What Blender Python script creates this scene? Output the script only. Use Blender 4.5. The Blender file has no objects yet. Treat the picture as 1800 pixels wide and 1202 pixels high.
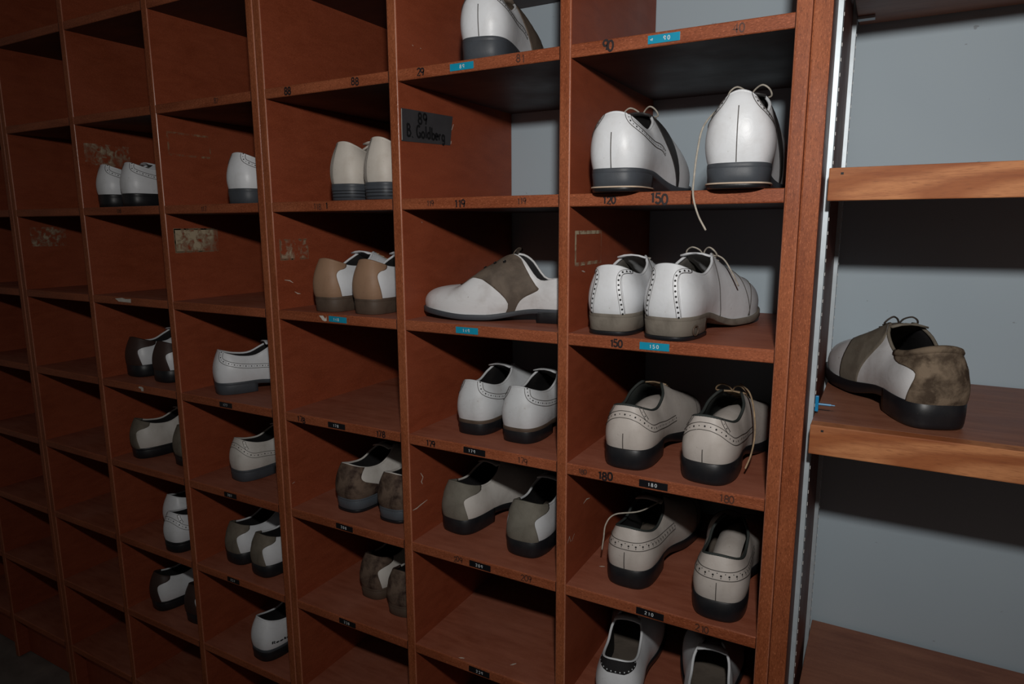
import bpy, bmesh, math, random
import numpy as np
from mathutils import Vector, Matrix

ZO = 1.27                      # height of the 120-row shelf above the floor
PITCH = 0.1892                 # shelf to shelf
TH = 0.017                     # board thickness
DEPTH = 0.350                  # cubby depth
WALL_Y = 0.353
random.seed(4)
scene = bpy.context.scene
COL = scene.collection

# ------------------------------------------------------------------ helpers
def link(o):
    COL.objects.link(o); return o

def thing(name, label, cat, loc=(0, 0, 0), rotz=0.0, group=None, rx=0.0):
    o = link(bpy.data.objects.new(name, None))
    o.empty_display_size = 0.03
    o.location = loc; o.rotation_euler = (rx, 0, rotz)
    o['label'] = label; o['category'] = cat
    if group: o['group'] = group
    return o

def tag(o, label=None, cat=None, group=None, kind=None):
    if label: o['label'] = label
    if cat: o['category'] = cat
    if group: o['group'] = group
    if kind: o['kind'] = kind
    return o

def obj_bm(name, bm, mats, parent=None, smooth=False, merge=None):
    if merge: bmesh.ops.remove_doubles(bm, verts=bm.verts, dist=merge)
    me = bpy.data.meshes.new(name)
    bm.to_mesh(me); bm.free()
    if not isinstance(mats, (list, tuple)): mats = [mats]
    for m in mats: me.materials.append(m)
    if smooth:
        me.polygons.foreach_set('use_smooth', [True] * len(me.polygons))
    o = link(bpy.data.objects.new(name, me))
    if parent: o.parent = parent
    return o

def obj_pf(name, verts, faces, mats, parent=None, smooth=True, merge=None, fix=False):
    bm = bmesh.new()
    vs = [bm.verts.new(tuple(map(float, v))) for v in verts]
    for f in faces:
        try: bm.faces.new([vs[i] for i in f])
        except ValueError: pass
    if fix: bmesh.ops.recalc_face_normals(bm, faces=bm.faces)
    return obj_bm(name, bm, mats, parent, smooth, merge)

def add_box(bm, x0, x1, y0, y1, z0, z1, bevel=0.0, edges='all', seg=2):
    g = bmesh.ops.create_cube(bm, size=1.0)
    vs = g['verts']
    for v in vs:
        v.co = Vector(((x0 + x1) / 2 + v.co.x * (x1 - x0), (y0 + y1) / 2 + v.co.y * (y1 - y0), (z0 + z1) / 2 + v.co.z * (z1 - z0)))
    if bevel > 0:
        es = set(e for v in vs for e in v.link_edges)
        def d(e): return (e.verts[1].co - e.verts[0].co)
        def front(e): return all(abs(v.co.y - y0) < 1e-6 for v in e.verts)
        if edges == 'front_z': es = [e for e in es if front(e) and abs(d(e).z) > 0.9 * d(e).length]
        elif edges == 'front_x': es = [e for e in es if front(e) and abs(d(e).x) > 0.9 * d(e).length]
        else: es = list(es)
        bmesh.ops.bevel(bm, geom=es, offset=bevel, segments=seg, affect='EDGES', profile=0.6)
    return bm

def grid_faces(nu, nv, base=0, close_u=False):
    f = []
    for i in range(nu if close_u else nu - 1):
        i2 = (i + 1) % nu
        for j in range(nv - 1):
            f.append((base + i * nv + j, base + i2 * nv + j, base + i2 * nv + j + 1, base + i * nv + j + 1))
    return f

def catmull_pts(pts, per=6):
    p = [np.array(q, float) for q in pts]
    if len(p) < 3: return p
    p = [2 * p[0] - p[1]] + p + [2 * p[-1] - p[-2]]
    out = []
    for i in range(1, len(p) - 2):
        a, b, c, d = p[i - 1], p[i], p[i + 1], p[i + 2]
        for k in range(per):
            t = k / per
            out.append(0.5 * (2 * b + (c - a) * t + (2 * a - 5 * b + 4 * c - d) * t * t + (3 * b - a - 3 * c + d) * t ** 3))
    out.append(p[-2]); return out

def add_tube(bm, pts, r, n=6, flat=1.0):
    pts = [Vector(p) for p in pts]
    rings = []
    prev = None
    for i, p in enumerate(pts):
        a = pts[max(i - 1, 0)]; b = pts[min(i + 1, len(pts) - 1)]
        d = (b - a)
        if d.length < 1e-9: d = Vector((0, 0, 1))
        d.normalize()
        if prev is None:
            u = d.orthogonal().normalized()
        else:
            u = (prev - d * prev.dot(d))
            u = u.normalized() if u.length > 1e-6 else d.orthogonal().normalized()
        prev = u; w = d.cross(u)
        rings.append([bm.verts.new(p + u * (math.cos(2 * math.pi * k / n) * r) + w * (math.sin(2 * math.pi * k / n) * r * flat)) for k in range(n)])
    for a, b in zip(rings, rings[1:]):
        for k in range(n):
            bm.faces.new((a[k], a[(k + 1) % n], b[(k + 1) % n], b[k]))
    bm.faces.new(rings[0][::-1]); bm.faces.new(rings[-1])

# ------------------------------------------------------------------ materials
class NT:
    def __init__(self, name):
        self.m = bpy.data.materials.new(name); self.m.use_nodes = True
        self.t = self.m.node_tree; self.n = self.t.nodes; self.l = self.t.links
        self.b = self.n['Principled BSDF']; self.out = self.n['Material Output']
        self.tc = None
    def coord(self, scale=(1, 1, 1), rot=(0, 0, 0)):
        if not self.tc: self.tc = self.n.new('ShaderNodeTexCoord')
        mp = self.n.new('ShaderNodeMapping')
        mp.inputs['Scale'].default_value = scale; mp.inputs['Rotation'].default_value = rot
        self.l.new(self.tc.outputs['Object'], mp.inputs['Vector']); return mp.outputs[0]
    def noise(self, vec, scale=5, detail=3, rough=0.55, dist=0.0):
        x = self.n.new('ShaderNodeTexNoise')
        x.inputs['Scale'].default_value = scale; x.inputs['Detail'].default_value = detail
        x.inputs['Roughness'].default_value = rough; x.inputs['Distortion'].default_value = dist
        self.l.new(vec, x.inputs['Vector']); return x.outputs['Fac']
    def ramp(self, fac, stops):
        r = self.n.new('ShaderNodeValToRGB')
        el = r.color_ramp.elements
        while len(el) < len(stops): el.new(0.5)
        for e, (p, c) in zip(el, stops):
            e.position = p; e.color = (c, c, c, 1) if isinstance(c, (int, float)) else (*c, 1)
        self.l.new(fac, r.inputs['Fac']); return r.outputs['Color']
    def mix(self, fac, a, b, mode='MIX'):
        x = self.n.new('ShaderNodeMix'); x.data_type = 'RGBA'; x.blend_type = mode
        for k, v in ((0, fac), (6, a), (7, b)):
            if isinstance(v, (int, float)): x.inputs[k].default_value = v
            elif isinstance(v, tuple): x.inputs[k].default_value = (*v, 1)
            else: self.l.new(v, x.inputs[k])
        return x.outputs[2]
    def bump(self, h, strength=0.3, dist=0.001):
        b = self.n.new('ShaderNodeBump'); b.inputs['Strength'].default_value = strength; b.inputs['Distance'].default_value = dist
        self.l.new(h, b.inputs['Height']); self.l.new(b.outputs[0], self.b.inputs['Normal'])
    def color(self, c):
        if isinstance(c, tuple): self.b.inputs['Base Color'].default_value = (*c, 1)
        else: self.l.new(c, self.b.inputs['Base Color'])
    def rough(self, v, spec=0.5):
        if isinstance(v, (int, float)): self.b.inputs['Roughness'].default_value = v
        else: self.l.new(v, self.b.inputs['Roughness'])
        self.b.inputs['Specular IOR Level'].default_value = spec

def srgb(r, g, b):
    f = lambda v: (v / 255 / 12.92) if v / 255 <= 0.04045 else ((v / 255 + 0.055) / 1.055) ** 2.4
    return (f(r), f(g), f(b))

def wood(name, base, dark, light, stretch, speck=0.5, rough=0.42, spec=0.4):
    """reddish stained board: long soft grain, fine dark pores and pale flecks"""
    t = NT(name)
    v1 = t.coord(stretch)
    big = t.noise(t.coord(), 9, 3)
    grain = t.noise(v1, 60, 5, 0.65, 0.4)
    fine = t.noise(t.coord((stretch[0] ** .5, stretch[1] ** .5, stretch[2] ** .5)), 900, 3, 0.75)
    c = t.mix(t.ramp(grain, [(0.35, 0.0), (0.7, 1.0)]), dark, base)
    c = t.mix(t.ramp(big, [(0.35, 0.0), (0.75, 0.45)]), c, light)
    c = t.mix(t.ramp(fine, [(0.28, speck), (0.46, 0.0)]), c, tuple(x * 0.25 for x in dark))
    c = t.mix(t.ramp(fine, [(0.57, 0.0), (0.74, speck * 0.8)]), c, tuple(min(1, x * 1.9 + 0.03) for x in light))
    t.color(c)
    r = t.ramp(big, [(0.3, rough - 0.07), (0.7, rough + 0.1)])
    t.rough(r, spec)
    t.bump(t.mix(0.5, grain, fine), 0.25, 0.0006)
    return t.m

def oak(name):
    t = NT(name)
    v = t.coord((1.6, 1, 16), (0, 0.05, 0))
    n1 = t.noise(v, 4.5, 3, 0.5, 1.6)
    w = t.n.new('ShaderNodeTexWave'); w.wave_type = 'RINGS'; w.rings_direction = 'Y'
    w.inputs['Scale'].default_value = 1.1; w.inputs['Distortion'].default_value = 5; w.inputs['Detail'].default_value = 3
    w.inputs['Detail Scale'].default_value = 0.7; w.inputs['Phase Offset'].default_value = 1.0
    t.l.new(t.coord((2.4, 1, 17), (0, 0.12, 0)), w.inputs['Vector'])
    pore = t.noise(t.coord((14, 60, 260)), 6, 2, 0.6)
    c = t.mix(t.ramp(w.outputs['Fac'], [(0.15, 0.0), (0.85, 1.0)]), (0.325, 0.105, 0.036), (0.50, 0.205, 0.084))
    c = t.mix(t.ramp(n1, [(0.42, 0.0), (0.66, 0.6)]), c, (0.235, 0.066, 0.024))
    c = t.mix(t.ramp(pore, [(0.30, 0.55), (0.48, 0.0)]), c, (0.17, 0.055, 0.022))
    t.color(c); t.rough(0.62, 0.25); t.bump(pore, 0.15, 0.0004)
    return t.m

def leather(name, base, dirt=(0.25, 0.21, 0.17), amt=0.35, rough=0.42, scale=26, bump=0.25, spec=0.45, suede=False):
    t = NT(name)
    a = t.noise(t.coord(), scale, 5, 0.6, 0.3)
    b = t.noise(t.coord(), 14, 3, 0.6)
    c = t.mix(t.ramp(a, [(0.42, 0.0), (0.60, amt)] if suede else [(0.46, 0.0), (0.74, amt)]), base, dirt)
    c = t.mix(t.ramp(b, [(0.35, 0.10 if not suede else 0.45), (0.6, 0.0)]), c, tuple(x * 0.55 for x in base))
    spk = t.noise(t.coord(), 150, 2, 0.5)
    c = t.mix(t.ramp(spk, [(0.72, 0.0), (0.78, 0.5)]), c, dirt)
    t.color(c); t.rough(rough, spec)
    h = t.noise(t.coord((1, 0.5, 1)), 55 if not suede else 300, 5, 0.65, 0.8)
    t.bump(h, bump, 0.0016 if not suede else 0.0008)
    return t.m

def plain(name, c, rough=0.5, metal=0.0, spec=0.5, var=0.15, scale=60):
    t = NT(name)
    n = t.noise(t.coord(), scale, 3)
    t.color(t.mix(t.ramp(n, [(0.35, 0.0), (0.7, 1.0)]), tuple(x * (1 - var) for x in c), tuple(min(1, x * (1 + var)) for x in c)))
    t.rough(rough, spec); t.b.inputs['Metallic'].default_value = metal
    return t.m

def residue(name, c, thr=0.5):
    t = NT(name)
    n = t.noise(t.coord(), 75, 4, 0.6, 0.5)
    m2 = t.noise(t.coord(), 24, 2, 0.5)
    cov = t.mix(1.0, t.ramp(n, [(thr - 0.12, 0.0), (thr + 0.10, 1.0)]), t.ramp(m2, [(0.38, 0.25), (0.55, 1.0)]), 'MULTIPLY')
    t.color(c); t.rough(0.8, 0.2)
    t.l.new(cov, t.b.inputs['Alpha'])
    return t.m

WOOD = dict(base=(0.300, 0.068, 0.029), dark=(0.235, 0.050, 0.021), light=(0.335, 0.078, 0.035))
M = {}
M['edge'] = wood('stained_edge', (0.335, 0.094, 0.035), (0.21, 0.050, 0.017), (0.39, 0.125, 0.050), (1, 1, 0.10), speck=0.75, rough=0.55, spec=0.25)
M['edge_x'] = wood('stained_edge_across', (0.335, 0.092, 0.038), (0.21, 0.050, 0.018), (0.40, 0.125, 0.056), (0.10, 1, 1), speck=0.75, rough=0.55, spec=0.25)
M['worn'] = wood('worn_glint_edge', (0.46, 0.165, 0.090), (0.30, 0.085, 0.040), (0.55, 0.24, 0.15), (1, 1, 0.10), speck=0.5, rough=0.30, spec=0.6)  # rubbed edges, with the flash's bright edge line put into the colour
M['side'] = wood('stained_side', WOOD['base'], WOOD['dark'], WOOD['light'], (1, 0.3, 1), speck=0.45, rough=0.46, spec=0.22)
M['shelf'] = wood('dark_underside', (0.060, 0.026, 0.020), (0.030, 0.013, 0.010), (0.085, 0.040, 0.032), (0.06, 1, 1), speck=0.25, rough=0.50, spec=0.35)  # shelf undersides, far darker than the front edges and tops
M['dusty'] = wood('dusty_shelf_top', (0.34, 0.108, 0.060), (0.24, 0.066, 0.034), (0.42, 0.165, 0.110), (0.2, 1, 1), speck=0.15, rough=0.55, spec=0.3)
M['panel'] = wood('alcove_panel', (0.15, 0.045, 0.028), (0.10, 0.026, 0.016), (0.18, 0.06, 0.04), (1, 1, 0.08), speck=0.12, rough=0.50, spec=0.2)
M['oak'] = oak('oak_nosing')
M['oaktop'] = wood('oak_shelf_top', (0.29, 0.112, 0.062), (0.18, 0.058, 0.030), (0.35, 0.16, 0.10), (0.1, 1, 1), speck=0.2, rough=0.48)
M['metal'] = plain('zinc_strip', (0.50, 0.56, 0.60), 0.40, 0.25, var=0.06)
M['glint'] = plain('zinc_glint', (0.85, 0.83, 0.80), 0.35, 0.0, var=0.03)  # pale colour standing in for glints on the slot edges
M['slot'] = plain('dark_slot', (0.015, 0.013, 0.012), 0.8)
M['blue_tape'] = plain('blue_label_tape', (0.006, 0.28, 0.44), 0.35, var=0.06)
M['black_tape'] = plain('black_label_tape', (0.006, 0.006, 0.008), 0.4, var=0.1)
M['white_ink'] = plain('embossed_white', (0.62, 0.66, 0.68), 0.6, var=0.05)
M['marker'] = plain('black_marker', (0.016, 0.009, 0.010), 0.55, var=0.2)
M['faded'] = plain('faded_marker', (0.085, 0.030, 0.018), 0.6, var=0.2)
M['grey_tape'] = plain('grey_tape', (0.050, 0.048, 0.052), 0.5, var=0.12, scale=30)
M['tagink'] = plain('tag_ink', (0.004, 0.004, 0.005), 0.6)
M['paper'] = plain('torn_paper', (0.62, 0.58, 0.52), 0.8, var=0.1)
M['chip'] = plain('paint_chip', (0.60, 0.50, 0.42), 0.8, var=0.2)
M['residue'] = residue('tape_glue', (0.46, 0.37, 0.25), 0.46)
M['residue_wispy'] = residue('tape_glue_wispy', (0.46, 0.36, 0.25), 0.57)
M['residue_faint'] = residue('tape_glue_faint', (0.36, 0.22, 0.13), 0.54)
M['blue_plastic'] = plain('blue_plastic', (0.005, 0.20, 0.42), 0.35, var=0.05)
M['black'] = plain('black_hole', (0.012, 0.011, 0.011), 0.7)
M['thread'] = plain('dark_thread', (0.085, 0.075, 0.068), 0.7)

def wall_mat():
    t = NT('white_painted_wall')
    n = t.noise(t.coord(), 3, 3)
    c = t.mix(t.ramp(n, [(0.35, 0.0), (0.7, 1.0)]), (0.40, 0.48, 0.54), (0.435, 0.515, 0.57))
    s = t.noise(t.coord((1, 1, 1.6)), 34, 3, 0.6)
    c = t.mix(t.ramp(s, [(0.70, 0.0), (0.725, 0.5)]), c, (0.16, 0.15, 0.16))
    t.color(c); t.rough(0.6, 0.3)
    t.bump(t.noise(t.coord(), 240, 3), 0.10, 0.0008)
    return t.m
M['wall'] = wall_mat()
M['floor'] = plain('grey_floor', (0.16, 0.14, 0.125), 0.6, var=0.2, scale=14)

# ------------------------------------------------------------------ strokes: digits and letters
def arc(cx, cy, rx, ry, a0, a1, n=12):
    return [(cx + rx * math.cos(math.radians(a0 + (a1 - a0) * i / n)), cy + ry * math.sin(math.radians(a0 + (a1 - a0) * i / n))) for i in range(n + 1)]
GLYPH = {
 '0': [arc(.3, .5, .27, .48, 90, 450, 18)],
 '1': [[(.14, .78), (.32, .98), (.32, .02)]],
 '2': [arc(.3, .72, .25, .26, 165, -35, 10) + [(.04, .02), (.58, .02)]],
 '3': [arc(.28, .74, .25, .24, 150, -80, 9) + arc(.28, .26, .28, .26, 80, -150, 9)],
 '4': [[(.42, .02), (.42, .98), (.04, .34), (.58, .34)]],
 '5': [[(.54, .98), (.12, .98), (.09, .56)] + arc(.28, .31, .27, .30, 110, -150, 10)],
 '6': [[(.46, .98), (.14, .55)] + arc(.3, .28, .26, .27, 150, 510, 14)],
 '7': [[(.04, .98), (.56, .98), (.22, .02)]],
 '8': [arc(.3, .74, .21, .23, 90, 450, 14), arc(.3, .26, .26, .25, 90, 450, 14)],
 '9': [arc(.3, .70, .25, .27, 0, 360, 14) + [(.53, .55), (.40, .02)]],
 'B': [[(.08, 0), (.08, 1)], [(.08, 1), (.36, .95), (.45, .78), (.36, .58), (.10, .53)], [(.10, .53), (.44, .48), (.54, .26), (.42, .05), (.08, 0)]],
 '.': [[(.1, .0), (.16, .06)]],
 'G': [arc(.32, .5, .28, .48, 50, 300, 12) + [(.54, .38), (.34, .40)], [(.54, .38), (.54, .0)]],
 'o': [arc(.22, .25, .2, .25, 0, 360, 10)],
 'l': [[(.1, 1), (.1, 0)]],
 'd': [arc(.22, .25, .19, .25, 0, 360, 10), [(.41, 1), (.41, 0)]],
 'b': [arc(.28, .25, .19, .25, 0, 360, 10), [(.08, 1), (.08, 0)]],
 'e': [[(.05, .27), (.42, .27)] + arc(.23, .26, .19, .25, 0, 310, 10)],
 'r': [[(.08, .5), (.08, 0)], [(.08, .3), (.2, .46), (.34, .48)]],
 'g': [arc(.22, .26, .19, .25, 0, 360, 10), [(.41, .5), (.40, -.2), (.25, -.33), (.06, -.24)]],
 'R': [[(.08, 0), (.08, 1)], [(.08, 1), (.42, .92), (.46, .68), (.38, .5), (.1, .46)], [(.26, .46), (.54, 0)]],
 'k': [[(.08, 1), (.08, 0)], [(.40, .5), (.1, .22), (.42, 0)]],
 '~': [[(.0, .6), (.2, .3), (.3, .7), (.5, .2), (.55, .8)]],
}
WID = {'1': .5, '.': .3, 'l': .25, 'r': .4, 'o': .52, 'd': .52, 'b': .52, 'e': .52, 'g': .52}
def add_text(bm, text, fmap, h, w, jit=0.0, gap=0.14, rnd=None):
    """flat ribbons of width w; fmap turns (a, b) in metres into a point"""
    a0 = 0.0; depth = 0
    for ch in text:
        if ch == ' ': a0 += 0.4 * h; continue
        dx = (rnd.uniform(-1, 1) * jit if rnd else 0); dy = (rnd.uniform(-1, 1) * jit if rnd else 0)
        for st in GLYPH[ch]:
            pts = [(a0 + (x + dx) * h, (y + dy) * h) for x, y in st]
            left, right = [], []
            for i, (x, y) in enumerate(pts):
                xa, ya = pts[max(i - 1, 0)]; xb, yb = pts[min(i + 1, len(pts) - 1)]
                L = math.hypot(xb - xa, yb - ya) or 1e-9
                nx, ny = -(yb - ya) / L * w / 2, (xb - xa) / L * w / 2
                left.append(bm.verts.new(fmap(x + nx, y + ny, depth))); right.append(bm.verts.new(fmap(x - nx, y - ny, depth)))
            for i in range(len(pts) - 1):
                bm.faces.new((right[i], right[i + 1], left[i + 1], left[i]))
            depth += 1
        a0 += (WID.get(ch, .62) + gap) * h
    return a0
def text_width(text, h, gap=0.14):
    return sum((0.4 if c == ' ' else WID.get(c, .62) + gap) * h for c in text)

# ------------------------------------------------------------------ room
bm = bmesh.new(); add_box(bm, -3.0, 2.2, WALL_Y, WALL_Y + 0.1, -0.002, 2.6)
tag(obj_bm('wall_back', bm, M['wall']), kind='structure')
bm = bmesh.new(); add_box(bm, -3.0, 2.2, -2.6, WALL_Y + 0.1, -0.06, -0.002)
tag(obj_bm('floor', bm, M['floor']), kind='structure')

# ------------------------------------------------------------------ cubby cabinets
KS = list(range(-3, 7))                     # shelf indices, top to bottom; the last is the cabinet floor
def zk(k): return ZO - PITCH * k
TOPZ = zk(-3); BOTZ = zk(6) - TH

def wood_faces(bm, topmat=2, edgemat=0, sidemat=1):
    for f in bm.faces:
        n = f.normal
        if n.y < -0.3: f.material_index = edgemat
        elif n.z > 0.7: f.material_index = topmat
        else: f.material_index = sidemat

def cabinet(label, xs_panels, openings, x_base):
    """xs_panels: (x0, x1, name) uprights; openings: (x0, x1) between them"""
    root = thing('shoe_cubby_cabinet', label, 'cabinet', (x_base, 0.175, 0), 0, 'shoe cubby cabinets standing side by side')
    off = Vector((x_base, 0.175, 0))
    def fin(name, bm, mats, parent=root):
        bmesh.ops.translate(bm, verts=bm.verts, vec=-off)
        bm.normal_update()
        return obj_bm(name, bm, mats, parent)
    root_off[root.name] = off
    for x0, x1, nm in xs_panels:
        bm = bmesh.new(); add_box(bm, x0, x1, 0, DEPTH, 0.0, TOPZ, 0.0036, 'front_z', 6)
        bm.normal_update(); wood_faces(bm, 1)
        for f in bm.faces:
            if f.normal.y < -.25 and abs(f.normal.x) > .35: f.material_index = 2  # front bevels get the rubbed tone with its painted highlight
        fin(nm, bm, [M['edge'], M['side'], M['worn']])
    for x0, x1 in openings:
        for k in KS:
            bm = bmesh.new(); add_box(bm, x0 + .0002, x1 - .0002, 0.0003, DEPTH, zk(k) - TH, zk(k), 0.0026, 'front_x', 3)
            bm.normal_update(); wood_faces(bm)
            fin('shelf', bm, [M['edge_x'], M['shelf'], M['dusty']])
        bm = bmesh.new(); add_box(bm, x0 + .0002, x1 - .0002, 0.03, 0.048, 0.0, BOTZ - .0005)
        fin('plinth', bm, [M['side']])
    return root
root_off = {}

XA = [(-.5870, -.5695, 'side_panel'), (-.3020, -.2843, 'divider'), (-.0165, 0.0, 'divider'), (.2700, .2873, 'side_panel')]
OA = [(-.5695, -.3020), (-.2843, -.0165), (0.0, .2700)]
XB = [(-1.4498, -1.4321, 'side_panel'), (-1.1693, -1.1516, 'divider'), (-.8886, -.8709, 'divider'), (-.6049, -.5874, 'side_panel')]
OB = [(-1.4321, -1.1693), (-1.1516, -.8886), (-.8709, -.6049)]
dx = -0.8628
XC = [(a + dx, b + dx, n) for a, b, n in XB[:3]] + [(-.6049 + dx, -.5874 + dx, 'side_panel')]
OC = [(a + dx, b + dx) for a, b in OB]
cabA = cabinet('red-brown wooden shoe cubby cabinet with the blue number labels, next to the oak shelves', XA, OA, -.15)
cabB = cabinet('red-brown wooden shoe cubby cabinet in the middle, left of the double upright', XB, OB, -1.02)
cabC = cabinet('unlit red-brown wooden shoe cubby cabinet at the dark far left end of the row', XC, OC, -1.02 + dx)

# ---- writing and marks on the cabinet
def at_cab(cab, p): return Vector(p) - root_off[cab.name]

def front_map(cab, x, z, y=-0.0004, slope=0.0):
    def f(a, b, d=0): return at_cab(cab, (x + a, y - d * 0.00002, z + b + a * slope))
    return f
def side_map(cab, xface, y, z, slope=0.0):
    def f(a, b, d=0): return at_cab(cab, (xface + 0.0004 + d * 0.00002, y + a, z + b + a * slope))
    return f

def number_label(cab, x, k, text, kind, w=0.040, extra=None, dz=-.0085, tilt=0.0, tx=0.5):
    z = zk(k) + dz; h = 0.0098
    bm = bmesh.new(); add_box(bm, -w / 2, w / 2, -0.0007, 0.0003, -h / 2, h / 2, 0.0002)
    o = obj_bm('number_label', bm, M['blue_tape' if kind == 'blue' else 'black_tape'], cab)
    o.location = at_cab(cab, (x, 0, z)); o.rotation_euler = (0, tilt, 0)
    o['label'] = ('blue' if kind == 'blue' else 'black') + ' embossed number label'
    bm = bmesh.new(); th = 0.0047
    tw = text_width(text, th, .45)
    s = -tw / 2 + (tx - .5) * w
    add_text(bm, text, lambda a, b, d: Vector((s + a, -0.00085 - d * .00002, -th / 2 + b)), th, 0.0009, gap=.45)
    if extra:
        add_text(bm, extra, lambda a, b, d: Vector((-w * .42 + a, -0.00085, -th / 2 + b)), th, 0.0010)
    obj_bm('number', bm, M['white_ink'], o)
    return o

def handwriting(cab, x, k, text, h=0.0105, mat='marker', w=0.0018, dz=-.0140, seed=1, slope=0.0):
    bm = bmesh.new()
    add_text(bm, text, front_map(cab, x, zk(k) + dz, -.0003, random.Random(seed).uniform(-.08, .08)), h, w, 0.09, gap=.06, rnd=random.Random(seed))
    obj_bm('handwritten_number', bm, M[mat], cab)

for x, k, t, kd, ex, tilt, tx in [(.1225, -1, '90', 'blue', '~', 0, .62), (-.1690, -1, '89', 'blue', None, 0, .55), (.1232, 1, '150', 'blue', None, 0, .52),
    (-.1672, 1, '149', 'blue', None, 0, .5), (-.4280, 1, '148', 'blue', None, 0.02, .45), (.1280, 2, '180', 'black', None, 0, .5), (-.1570, 2, '179', 'black', None, .02, .42),
    (-.4430, 2, '178', 'black', None, 0, .5), (.1293, 3, '210', 'black', None, 0.03, .5), (-.1495, 3, '209', 'black', None, .02, .5), (-.4365, 3, '208', 'black', None, 0.02, .5),
    (-.1537, 4, '239', 'black', None, 0.02, .55), (-.4408, 4, '238', 'black', None, 0.02, .5)]:
    number_label(cabA, x, k, t, kd, .0395, ex, tilt=tilt, tx=tx)
for x, k, t in [(-.734, 2, '177'), (-.742, 3, '207'), (-.754, 4, '237')]:
    number_label(cabB, x, k, t, 'black', .036)
for i, (x, k, t, m, h) in enumerate([(-.2480, -1, '29', 'marker', .0105), (-.0800, -1, '81', 'faded', .0100), (.0430, -1, '90', 'marker', .0125), (.2040, -1, '40', 'faded', .0098),
    (-.1850, 0, '119', 'marker', .0110), (-.0800, 0, '119', 'faded', .008), (-.236, 0, '119', 'faded', .008), (.0480, 0, '120', 'marker', .0095), (.1120, 0, '150', 'marker', .0125),
    (.0620, 1, '150', 'marker', .0100), (.0480, 2, '180', 'marker', .0115), (.2150, 2, '180', 'faded', .0100), (-.2490, 2, '179', 'marker', .0100), (-.0800, 2, '179', 'faded', .009),
    (-.5380, 2, '178', 'marker', .0105), (-.3540, 2, '178', 'marker', .0105), (-.5220, -1, '88', 'marker', .0115), (-.3750, -1, '88', 'marker', .0110), (-.4690, 0, '118', 'faded', .0095),
    (-.4430, 0, '1', 'marker', .0100), (-.0760, 3, '209', 'faded', .0100), (.1930, 3, '210', 'faded', .0095), (-.2000, 3, '209', 'faded', .009), (.0180, 2, '180', 'faded', .007)]):
    handwriting(cabA, x, k, t, h, m, .0027 if m == 'marker' and h > .0112 else .0022 if m == 'marker' else .0016, dz=-.0085 - h / 2, seed=i)
for i, (x, k, t) in enumerate([(-.700, -1, '87'), (-.760, 0, '117'), (-1.03, 0, '116')]):
    handwriting(cabB, x, k, t, .009, 'faded', .0018, dz=-.013, seed=40 + i)

def patch_on_side(cab, xface, corners, mat, name='tape_residue', lift=.0004):
    """corners in (y, z) on the right face of an upright"""
    vs = [at_cab(cab, (xface + lift, y, z + ZO)) for y, z in corners]
    o = obj_pf(name, vs, [tuple(range(len(vs)))], mat, cab, smooth=False, fix=False)
    return o
def frame_on_side(cab, xface, y0, y1, z0, z1, w, mat):
    vs = []; fs = []
    for a, b, c, d in [(y0, y1, z1 - w, z1), (y0, y1, z0, z0 + w), (y0, y0 + w, z0 + w, z1 - w), (y1 - w * .6, y1, z0 + w, z1 - w)]:
        n = len(vs); vs += [at_cab(cab, (xface + .0004, y, z + ZO)) for y, z in ((a, c), (b, c), (b, d), (a, d))]; fs.append((n, n + 1, n + 2, n + 3))
    obj_pf('tape_residue', vs, fs, mat, cab, smooth=False)
def chips(cab, xface, pts, name='paint_scratch', mat='chip', w=.0022):
    bm = bmesh.new()
    for line in pts:
        line = [Vector(p) for p in line]
        L, R = [], []
        for i, p in enumerate(line):
            a = line[max(i - 1, 0)]; b = line[min(i + 1, len(line) - 1)]; d = (b - a)
            d = d.normalized() if d.length > 1e-9 else Vector((1, 0))
            ww = w * (1.0 if 0 < i < len(line) - 1 else .35)
            q0 = p + Vector((-d.y, d.x)) * ww / 2; q1 = p - Vector((-d.y, d.x)) * ww / 2
            L.append(bm.verts.new(at_cab(cab, (xface + .0004, q0.x, q0.y + ZO)))); R.append(bm.verts.new(at_cab(cab, (xface + .0004, q1.x, q1.y + ZO))))
        for i in range(len(line) - 1): bm.faces.new((R[i], R[i + 1], L[i + 1], L[i]))
    obj_bm(name, bm, M[mat], cab)

# name tag of grey tape on the left wall of the 119 cubby
tagp = [(.0045, .0865), (.1360, .0925), (.1450, .1405), (.0053, .1350)]
nt = patch_on_side(cabA, -.2843, tagp, M['grey_tape'], 'name_tag', .0008)
nt['label'] = 'dark grey tape tag with handwritten name'
bm = bmesh.new()
add_text(bm, '89', side_map(cabA, -.2835, .047, .1165 + ZO, .02), .017, .0036, .05, rnd=random.Random(5))
add_text(bm, 'B. Goldberg', side_map(cabA, -.2835, .017, .0945 + ZO, .035), .0185, .0036, .05, gap=.04, rnd=random.Random(6))
o = obj_bm('handwriting', bm, M['tagink'], nt)
bm = bmesh.new()
for l in ([(.0048, .088), (.0050, .110), (.0055, .134)], [(.140, .118), (.146, .128)], [(.137, .095), (.138, .100)]):
    chips_line = [Vector(p) for p in l]
    for a, b in zip(l, l[1:]):
        vs = [bm.verts.new(at_cab(cabA, (-.2832, y + d, z + ZO))) for (y, z), d in ((a, 0), (a, .0012), (b, .0012), (b, 0))]
        bm.faces.new(vs)
obj_bm('torn_edge', bm, M['paper'], nt)

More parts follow.
